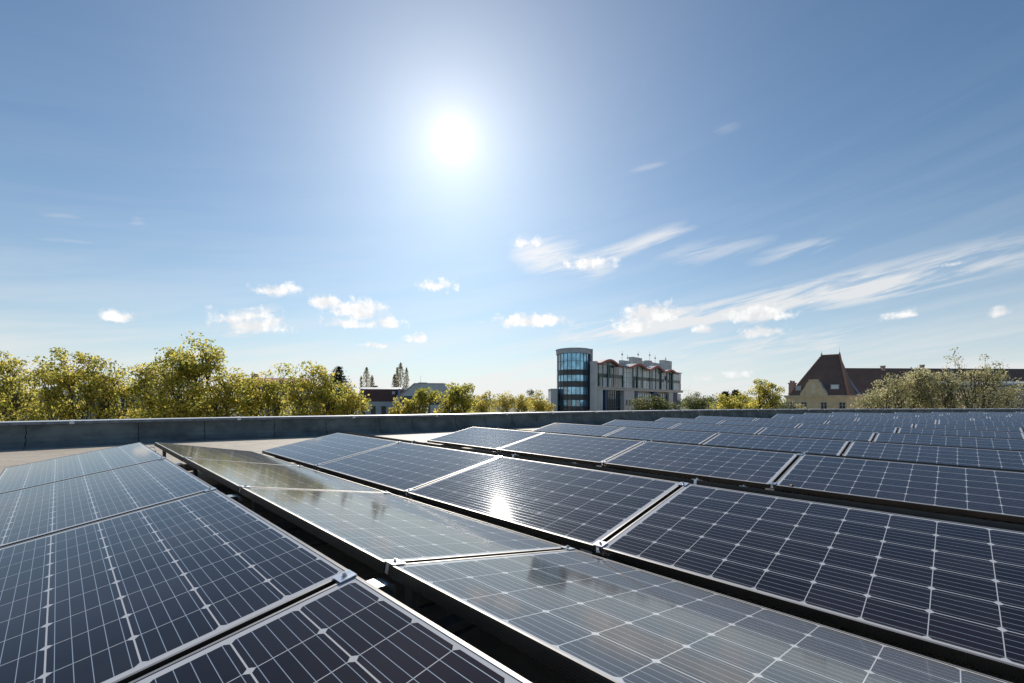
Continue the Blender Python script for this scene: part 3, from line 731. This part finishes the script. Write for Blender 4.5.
    H = lambda py, px: hz(py, d0+U(px)*uy)-GZ
    zt = H(363, 600); zm = H(387.3, 600); zc = H(386, 600)
    D = 9
    body = MB(); body.box(0, LW, .3, D, zm-.6, zt); body.box(0, LW, 1.2, D, 0, zm-.602); body.build('body', M['ogrey'], wg)
    mb = MB(); mb.box(-.2, LW+.6, -.5, .298, zm-.55, zm+.1); mb.box(-.2, LW+.6, -.9, .29, zm+.102, zm+.3); mb.build('cornice', M['ogrey2'], wg)
    mb = MB(); mb.box(-.2, LW+.6, -.1, D+.2, zt+.002, zt+.35); mb.build('parapet', M['ogrey'], wg)
    # upper storeys: windows in bays
    us = U(598.5); ue = LW-.3; nb = 26; bw = (ue-us)/nb
    z1, z2 = zm+.34, zt-.15; zh = (z1+z2)/2
    sp = MB(); ps = MB(); fr = MB()
    for i in range(nb):
        a, b_ = us+i*bw+.07, us+(i+1)*bw-.07
        full = i in (6, 7, 8, 19)
        segs = [(z1, z2)] if full else [(z1, zh-.55), (zh+.55, z2)]
        for (c0, c1) in segs:
            q = MB(); q.box(a, b_, -.02, .29, c0, c1)
            m_ = M['oblind'] if (rnd.random() < .45 or full) else M['wglass']
            w = q.build('window', m_, wg)
            fr.box(a-.06, a, -.06, .05, c0, c1); fr.box(b_, b_+.06, -.06, .05, c0, c1); mdl = (a+b_)/2; fr.box(mdl-.04, mdl+.04, -.05, -.022, c0, c1)
            if full:
                for k in range(1, 4): zz_ = c0+(c1-c0)*k/4; fr.box(a, b_, -.052, -.024, zz_-.03, zz_+.03)
        if not full: q = MB(); q.box(a, b_, 0, .28, zh-.53, zh+.53); q.build('spandrel', M['ospan'], wg)
        if i % 4 == 2: pp = MB(); pp.box(us+i*bw-.12, us+i*bw+.12, -.3, -.1, zm+.31, zt+(.2)); pp.build('teal_post', M['oteal'], wg)
    fr.build('window_frames', M['oframe'], wg)
    # barrel roofs
    for (pa, pb, pk) in ((597.5, 621.5, 360.6), (628, 649.5, 364.6), (648.6, 665.6, 366.8), (664.6, 677.5, 370)):
        ua, ub = U(pa, -1.2), U(pb, -1.2); um = (ua+ub)/2; zb = zt-.1; zp = H(pk, (pa+pb)/2)
        n = 16; top = [(ua+(ub-ua)*t, zb+1.3*(zp-zb)*(.5-.5*math.cos(2*math.pi*t))**.9) for t in np.linspace(0, 1, n)]
        q = MB(); q.prism(top+[(x, z-.62) for x, z in reversed(top)], -1.5, -1.2, 'y'); cur = thing_part('red_edge', q, M['ored'], wg)
        q = MB(); q.prism([(x, z-.02) for x, z in top]+[(x, z-.3) for x, z in reversed(top)], -1.19, 8, 'y'); q.build('curved_roof', M['orooft'], wg)
        q = MB(); tri = [(x, z-.5) for x, z in top[2:-2]]; q.prism([(tri[0][0], zt-.3)]+tri+[(tri[-1][0], zt-.3)], -.35, -.12, 'y'); q.build('gable_panel', M['ogrey'], wg)
        for t in (.28, .5, .72):
            u_ = ua+(ub-ua)*t; zz_ = zb+(zp-zb)*(.5-.5*math.cos(2*math.pi*t))**.75
            pp = MB(); pp.box(u_-.13, u_+.13, -.75, -.5, zm+.32, zz_-.5); pp.build('teal_post', M['oteal'], wg)
    # lower storeys
    def low(pa, pb, ptop, pbot, m_, y0, y1, name, lab=None):
        ua, ub = U(pa, y0), U(pb, y0); pm = (pa+pb)/2; zt_ = zm-.62 if ptop is None else H(ptop, pm); zb_ = 0 if pbot is None else H(pbot, pm)
        q = MB(); q.box(ua, ub, y0, y1, zb_, zt_); q.build(name, m_, wg); return ua, ub, zb_, zt_
    low(594.8, 597.4, 361.5, None, M['ogrey2'], -1.2, .28, 'corner_pier')
    low(597.6, 602.8, None, None, M['ogrey2'], -.8, 1.15, 'pier')
    low(605.2, 607.5, None, None, M['oblue'], -.6, .2, 'blue_column')
    low(603, 624, None, 399.5, M['wglass'], .9, 1.19, 'ground_glass'); low(603, 624, 399.6, None, M['odark'], .85, 1.18, 'entrance_glass')
    g_ = MB()
    for px in np.linspace(608.5, 623.5, 8): g_.box(U(px)-.09, U(px)+.09, .7, .84, 0, zm-.63)
    for py in (394.5, 399.3, 404, 407): z = H(py, 613); g_.box(U(607.6), U(624), .72, .83, z-.06, z+.06)
    for px in np.linspace(638.5, 668, 14): g_.box(U(px)-.08, U(px)+.08, .2, .3, H(400.2, 650), H(393, 650))
    g_.build('door_frames', M['oframe'], wg)
    low(624.2, 634.4, None, None, M['ogrey2'], -.4, 1.15, 'pier')
    for pa, pb in ((626, 627.4), (629, 630.6)):
        ua, ub = U(pa, -.4), U(pb, -.4); q = MB(); q.box(ua, ub, -.44, -.38, H(405, 628), H(399.4, 628)); q.build('small_window', M['odark'], wg)
        q = MB(); q.box(ua-.1, ub+.1, -.5, -.39, H(405.5, 628), H(405, 628)-.01); q.build('sill', M['oblind'], wg)
    low(635, 637.6, None, None, M['oblue'], -.25, .6, 'blue_column')
    low(637.8, 653, 393, 400, M['oblind'], .35, 1.19, 'ribbon_window'); low(637.8, 653, 400.1, 403.5, M['obrown'], .3, 1.18, 'brown_panel'); low(637.8, 653, 403.6, None, M['odark'], .4, 1.17, 'ground_glass')
    low(653.3, 657, None, None, M['oblue'], -.25, .6, 'blue_column')
    low(657.3, 668.8, 393.5, 400.5, M['wglass'], .35, 1.19, 'ribbon_window'); low(657.3, 668.8, 400.6, 403.7, M['obrown'], .3, 1.18, 'brown_panel'); low(657.3, 668.8, 403.8, None, M['odark'], .4, 1.17, 'ground_glass')
    low(669, 673.2, None, None, M['ogrey2'], -.3, 1.15, 'pier')
    low(673.4, 677, None, None, M['oblue'], -.25, .6, 'blue_column')
    low(677.2, 680.8, 393, None, M['wglass'], .2, 1.19, 'ground_glass')
    # plant rooms and antennas on the roof
    q = MB()
    def pent(pa, pb, ptop, yb0, yb1):
        dd = d0+U((pa+pb)/2)*uy+6*ux; 
        ua, ub = U(pa, yb0), U(pb, yb0)
        dd = d0+ux*yb0+uy*(ua+ub)/2; z = hz(ptop, dd)-GZ; q.box(ua, ub, yb0, yb1, zt+.36, z)
        return (ua+ub)/2, z
    pent(622, 630, 360.2, 3.8, 5.0); pent(633, 642, 357, 3.6, 5.2); pent(643.6, 662, 361.8, 3.8, 5.6); pent(648, 652, 360, 4, 5.4); pent(663.5, 671.7, 360, 3.7, 5.4)
    q.build('plant_room', M['oroofgrey'], wg)
    q = MB()
    for px, pt_ in ((622, 350.5), (649.5, 351.5), (638, 350.8), (627.5, 354), (665.5, 355.5), (655, 354.5)):
        u_ = U(px, 7); dd = d0+u_*uy+7*ux; z = hz(pt_, dd)-GZ; q.tube((u_, 7, zt), (u_, 7, z), .09, .05, 5); q.box(u_-.25, u_+.25, 6.8, 7.2, z-1.4, z-.9)
    q.build('antennas', M['ogrey'], wg)
    # dark leafy logo-like round vent window near the right end
    q = MB(); u_ = U(665.5); n = 18
    q.prism([(u_+1.1*math.cos(2*math.pi*i/n), zh+.9+.8*math.sin(2*math.pi*i/n)) for i in range(n)], -.3, -.1, 'y'); q.build('round_emblem', M['oblue'], wg)
def thing_part(name, q, m, parent): return q.build(name, m, parent)
office()

# ---------------------------------------------------------------- old house with hipped roof
def tile_mat(name, c0, c1, sx=3.0, sz=3.2):
    m = bpy.data.materials.new(name); m.use_nodes = True; t = NT(m.node_tree); p = t.n['Principled BSDF']
    oc = t.new('ShaderNodeTexCoord').outputs['Object']; x, y, z = t.sep(oc)[:3]
    br = t.new('ShaderNodeTexBrick'); t.l.new(t.comb(t.add(x, y), z), br.inputs['Vector']); br.inputs['Scale'].default_value = 3.2
    br.inputs['Color1'].default_value = (*c0, 1); br.inputs['Color2'].default_value = (*c1, 1); br.inputs['Mortar'].default_value = (*[k*.4 for k in c0], 1)
    br.inputs['Mortar Size'].default_value = .03
    c = t.mix(t.mul(t.step(t.noise(oc, .5, 5, .6), .4, .75), .5), br.outputs[0], tuple(k*.55 for k in c0))
    t.l.new(c, p.inputs['Base Color']); p.inputs['Roughness'].default_value = .75; return m
M['tile'] = tile_mat('brown_roof_tiles', (.20, .125, .095), (.26, .165, .125))
M['tile2'] = tile_mat('mansard_tiles', (.13, .065, .055), (.17, .085, .07))
M['ridge'] = mat('ridge_tiles', (.42, .20, .12), .7, nscale=3)
M['ochre'] = mat('ochre_plaster', (.74, .58, .37), .9, nscale=.6, namp=.1)
M['ochre2'] = mat('ochre_trim', (.74, .61, .43), .9, nscale=.8)
M['lead'] = mat('lead_flashing', (.38, .42, .47), .4, .5, nscale=2)
M['wframe'] = mat('white_window_frame', (.6, .6, .6), .5)
M['wdark'] = mat('house_glass', (.03, .04, .05), .08, spec=1)
M['pink'] = mat('pale_chimney', (.42, .32, .27), .9, nscale=1)
def house():
    d = 100.0; c0 = (lat(847, d), d); a = (-.71, .704); L = 11.9
    e = (c0[0]+a[0]*L, c0[1]+a[1]*L)        # left end of the front
    h = thing('old_house', 'ochre plaster house with curved gable and steep brown hipped roof', 'house', gpos(e[0], e[1])); h.rotation_euler.z = gdir(-a[0], -a[1])
    ze = hz(394, 103)-GZ; D = 12.5
    q = MB(); q.box(0, L, 0, D, 0, ze-.3); q.build('wall', M['ochre'], h)
    q = MB(); q.box(-.5, L+.4, -.4, D+.4, ze-.298, ze); q.box(-.3, L+.25, -.2, D+.2, ze-.6, ze-.3); q.build('cornice', M['ochre2'], h)
    zr = hz(353.8, 108)-GZ
    r1, r2 = L*.50, L*.80; ym = D*.52
    z0 = ze+.003; x0, x1, y0, y1 = .5, L+.2, -.1, D
    q = MB(); A0, B0, C0, D0 = (x0, y0, z0), (x1, y0, z0), (x1, y1, z0), (x0, y1, z0); P, Q = (r1, ym, zr), (r2, ym, zr)
    q.face([A0, B0, Q, P]); q.face([B0, C0, Q]); q.face([C0, D0, P, Q]); q.face([D0, A0, P]); q.face([A0, D0, C0, B0])
    rf_ = q.build('roof', M['tile'], h)
    q = MB(); q.tube((B0[0], B0[1]-.05, B0[2]+.1), (Q[0], Q[1]-.05, Q[2]+.1), .22, .22, 6); q.tube(P, Q, .14, .14, 6); q.tube(A0, P, .12, .12, 6); q.build('ridge_tiles', M['ridge'], rf_)
    q = MB()
    for p in (P, Q): q.tube(p, (p[0], p[1], p[2]+.5), .2, .14, 8); q.tube((p[0], p[1], p[2]+.5), (p[0], p[1], p[2]+1.1), .05, .02, 6)
    q.build('finial', M['lead'], rf_)
    q = MB(); q.tube((Q[0], Q[1], Q[2]+1), (Q[0], Q[1], Q[2]+1.9), .02, .015, 5); q.build('lightning_rod', M['lead'], rf_)
    # curved gable
    gc = L*.47; w = 5.3; zt = hz(377.3, 104)-GZ-.2
    pr = [(-w*.5, 0), (-w*.5, .6), (-w*.44, 1.3), (-w*.34, 2.0), (-w*.29, 2.6), (-w*.27, 3.0), (-w*.20, 3.5), (-w*.14, 3.75)]
    sc = (zt-ze)/3.75
    left = [(gc+x, ze-.29+z*sc) for x, z in pr]; right = [(gc-x, z) for (x, z) in [(p[0]-gc, p[1]) for p in left]]
    right = [(gc-(p[0]-gc), p[1]) for p in reversed(left)]
    poly = left+right
    q = MB(); q.prism(poly, -.45, 1.1, 'y'); gb = q.build('gable', M['ochre'], h)
    q = MB(); q.box(gc-w*.17, gc+w*.17, -.6, 1.2, zt-.28, zt-.02); q.box(gc-.45, gc+.45, -.55, -.452, ze+.4, zt-.9); q.box(gc-1.9, gc-1.2, -.53, -.452, ze-.1, ze+.8); q.box(gc+1.2, gc+1.9, -.53, -.452, ze-.1, ze+.8)
    q.build('gable_trim', M['ochre2'], gb)
    q = MB(); lr = [(x, z) for x, z in right]; top = [(x, z+.02) for x, z in lr]; q.prism(top+[(x+.16, z+.1) for x, z in reversed(lr)], -.5, 1.3, 'y'); q.build('flashing', M['lead'], gb)
    # small dormer
    q = MB(); dx = L*.80; q.box(dx-.8, dx+.8, .8, 3.4, ze+1.4, ze+2.5); dm = q.build('dormer', M['lead'], h)
    q = MB(); q.box(dx-.65, dx+.65, .74, .798, ze+1.5, ze+2.35); q.build('window', M['oblind'], dm)
    q = MB(); dx2 = L*.16; q.box(dx2-.1, dx2+1.0, .6, 2.5, ze+1.2, ze+2.3); q.build('dormer', M['lead'], h)
    # windows
    for i, px in enumerate((799, 811, 830.5, 849.5)):
        x = [L*.12, L*.31, L*.64, L*.93][i]
        zt_, zb_ = ze-1.55, ze-3.6
        q = MB(); q.box(x-.62, x+.62, -.02, .1, zb_, zt_); wn = q.build('window', M['wdark'], h)
        q = MB()
        for xx in (-.62, -.04, .54): q.box(x+xx, x+xx+.08, -.07, -.022, zb_, zt_)
        for z_ in (zb_, zb_+1.35, zt_-.08): q.box(x-.54, x+.535, -.065, -.023, z_, z_+.08)
        q.build('window_frame', M['wframe'], wn)
        if i == 3:
            q = MB(); q.box(x-.9, x+.9, -.3, -.08, zb_-.1, zt_+.2); 
        q = MB(); q.box(x-.8, x+.8, -.14, -.01, zt_+.02, zt_+.2); q.build('lintel', M['ochre2'], wn)
    ch = MB(); ch.box(-.2, 1.1, 3, 4.4, ze, ze+2.9); ch.box(-.35, 1.25, 2.85, 4.55, ze+2.9, ze+3.15); ch.box(0, .3, 3.2, 4.2, ze+3.152, ze+3.7); ch.box(.55, .9, 3.2, 4.2, ze+3.152, ze+3.6); ch.build('chimney', M['pink'], h)
    # long wing behind with brown roof
    w0 = (lat(849, 113), 113)
    wg = thing('long_house_wing', 'long brown-roofed wing stretching right behind the silvery trees', 'house', gpos(*w0)); wg.rotation_euler.z = gdir(1, 0)
    LL = 95; ze2 = hz(392.5, 113)-GZ; zr2 = hz(366.6, 119)-GZ
    q = MB(); q.box(0, LL, .5, 11.5, 0, ze2-.1); q.build('wall', M['ochre'], wg)
    q = MB(); q.prism([(-.1, ze2-.098), (6, zr2), (12.1, ze2-.098)], -1, LL, 'x'); rf2 = q.build('roof', M['tile'], wg)
    q = MB(); q.box(-1, LL, -.35, -.1, ze2-.25, ze2-.05); q.build('gutter', M['lead'], wg)
    zz_ = lambda yy: ze2-.098+(zr2-ze2+.098)*(yy+.1)/6.1
    q = MB()
    for x in (2.2, 30.5):
        q.prism([(-.1, zz_(-.1)+.02), (6, zr2+.06), (6, zr2+.2), (-.1, zz_(-.1)+.2)], x, x+.5, 'x')
    fl = q.build('flashing', M['lead'], rf2)
    for x, hh, ww in ((12.6, .6, .7), (23.0, .9, .6)):
        q = MB(); q.box(x, x+ww, 5, 5.8, zr2-.8, zr2+hh-.2); q.box(x-.08, x+ww+.08, 4.92, 5.88, zr2+hh-.198, zr2+hh); q.build('chimney', M['pink'], wg)
    for i in range(12):
        x = 5+i*3.6; q = MB(); q.box(x-.6, x+.6, .44, .56, ze2-3.8, ze2-1.7); q.build('window', M['wdark'], wg)
    # nearer flat metal roof
    n0 = (lat(968, 72), 72)
    nb = thing('flat_roofed_house', 'pale house with flat blue-grey metal roof at the right edge of the picture', 'house', gpos(*n0)); nb.rotation_euler.z = gdir(1, -.10)
    z1 = hz(381.5, 72)-GZ
    q = MB(); q.box(0, 30, .5, 9, 0, z1-.55); q.build('wall', M['ochre2'], nb)
    q = MB(); q.prism([(-.4, z1-.25), (9.4, z1+.55), (9.4, z1+.72), (-.4, z1)], -.6, 31, 'x'); q.build('metal_roof', M['lead'], nb)
    q = MB(); q.box(-.3, 30.5, -.1, .3, z1-.85, z1-.552); q.build('fascia', M['ogrey2'], nb)
    for i in range(6):
        x = 8.3+i*3.2; q = MB(); q.box(x-.7, x+.7, .42, .56, z1-4, z1-1.9); q.build('window', M['wdark'], nb)
        q = MB(); q.box(x+.75, x+2.3, .40, .49, z1-4.5, z1-.9); q.build('pilaster', M['oblind'], nb)
house()

# ---------------------------------------------------------------- houses at the left
M['bluewall'] = mat('pale_blue_render', (.40, .43, .46), .85, nscale=.7, namp=.08)
M['greyroof'] = mat('grey_roof', (.62, .64, .63), .7, nscale=1, namp=.1)
def left_houses():
    d = 92.0
    h = thing('mansard_house', 'pale rendered house with dark red mansard roof behind the trees', 'house', gpos(lat(357, d), d)); h.rotation_euler.z = gdir(1, .05)
    L = lat(399, d)-lat(357, d); ze = hz(402, d)-GZ; zt = hz(389.5, d)-GZ; zz_ = hz(387.3, d)-GZ
    q = MB(); q.box(0, L, .8, 10, 0, ze-.01); q.build('wall', M['bluewall'], h)
    q = MB(); q.prism([(.6, ze), (1.9, zt), (9, zt), (10.2, ze)], .2, L-.2, 'x'); rf_ = q.build('roof', M['tile2'], h)
    q = MB(); q.prism([(1.7, zt+.003), (3.5, zz_), (8, zz_), (9.2, zt+.003)], -.1, L, 'x'); q.build('roof_top', M['greyroof'], rf_)
    q = MB(); q.prism([(.5, ze+.02), (1.85, zt+.1), (2.1, zt+.1), (.8, ze+.02)], L-.6, L-.21, 'x'); q.prism([(.5, ze+.02), (1.85, zt+.1), (2.1, zt+.1), (.8, ze+.02)], .22, .5, 'x'); q.build('flashing', M['lead'], rf_)
    q = MB(); q.box(L*.8, L*.8+.6, .9, 1.6, ze+1.5, ze+2.1); q.build('skylight', M['lead'], rf_)
    for i in range(4):
        x = 1+i*2.1; q = MB(); q.box(x-.45, x+.45, .74, .9, ze-2.9, ze-1.0); q.build('window', M['wdark'], h)
    q = MB(); q.box(2.2, 3.0, 4, 5, zz_-.2, zz_+.35); q.build('chimney', M['ridge'], h)
    d = 84.0
    g = thing('gable_house', 'pale grey gabled house with cut-off top behind the bright trees', 'house', gpos(lat(392.5, d), d)); g.rotation_euler.z = gdir(1, 0)
    X = lambda px: lat(px, d)-lat(392.5, d); zt = hz(384, d)-GZ; zb = hz(402.5, d)-GZ
    q = MB(); q.prism([(X(392.5), 0), (X(392.5), zb), (X(415.5-8), hz(390.5, d)-GZ), (X(414.5), zt), (X(443.5), zt), (X(450), hz(391, d)-GZ), (X(462), zb), (X(462), 0)], 0, 12, 'y'); q.build('wall', M['greyroof'], g)
    q = MB(); q.box(X(400), X(460), -.06, -.004, hz(405, d)-GZ, hz(396.5, d)-GZ); q.build('window_band', M['oblue_soft'], g)
    q = MB(); q.box(X(417), X(425), 1, 3, zt+.002, zt+.25); q.build('chimney', M['ospan'], g)
    q = MB(); q.tube((X(418.5), 2, zt), (X(418.5), 2, zt+1.6), .03, .02, 5); q.build('antenna', M['ogrey'], g)
    q = MB(); q.prism([(X(391.9), zb+.02), (X(414.2), zt+.1), (X(444), zt+.1), (X(444), zt+.01), (X(414.5), zt+.01), (X(392.4), zb-.1)], -.15, 12.1, 'y'); q.build('roof_edge', M['lead'], g)
    d = 70
    r = thing('red_roofed_house', 'red-brown roofed house glimpsed between the tallest trees', 'house', gpos(lat(237, d), d)); r.rotation_euler.z = gdir(1, .2)
    ze = hz(384, d)-GZ
    q = MB(); q.box(0, 9, 0, 8, 0, ze); q.build('wall', M['bluewall'], r)
    q = MB(); q.prism([(-.3, ze+.003), (4, ze+1.0), (8.3, ze+.003)], -.3, 9.3, 'x'); q.build('roof', M['ored'], r)
    q = MB(); q.box(1, 1.8, 3, 4, ze, ze+1.6); q.build('chimney', M['pink'], r)
    for i in range(3): q = MB(); q.box(1+i*2.6, 2+i*2.6, -.05, -.003, ze-2.6, ze-1); q.build('window', M['wdark'], r)
    d = 66
    c = thing('chimney_house', 'pale house with tall grey chimney seen through the left trees', 'house', gpos(lat(20, d), d)); c.rotation_euler.z = gdir(1, -.1)
    ze = hz(397, d)-GZ
    q = MB(); q.box(0, 13, 0, 9, 0, ze); q.build('wall', M['bluewall'], c)
    q = MB(); q.prism([(-.3, ze+.003), (4.5, ze+1.4), (9.3, ze+.003)], -.3, 13.3, 'x'); q.build('roof', M['greyroof'], c)
    q = MB(); x = lat(48.5, d)-lat(20, d); q.box(x-.35, x+.35, 2, 2.8, ze, hz(379, d)-GZ); q.build('chimney', M['bluewall'], c)
M['oblue_soft'] = mat('blue_grey_band', (.07, .10, .15), .5)
left_houses()
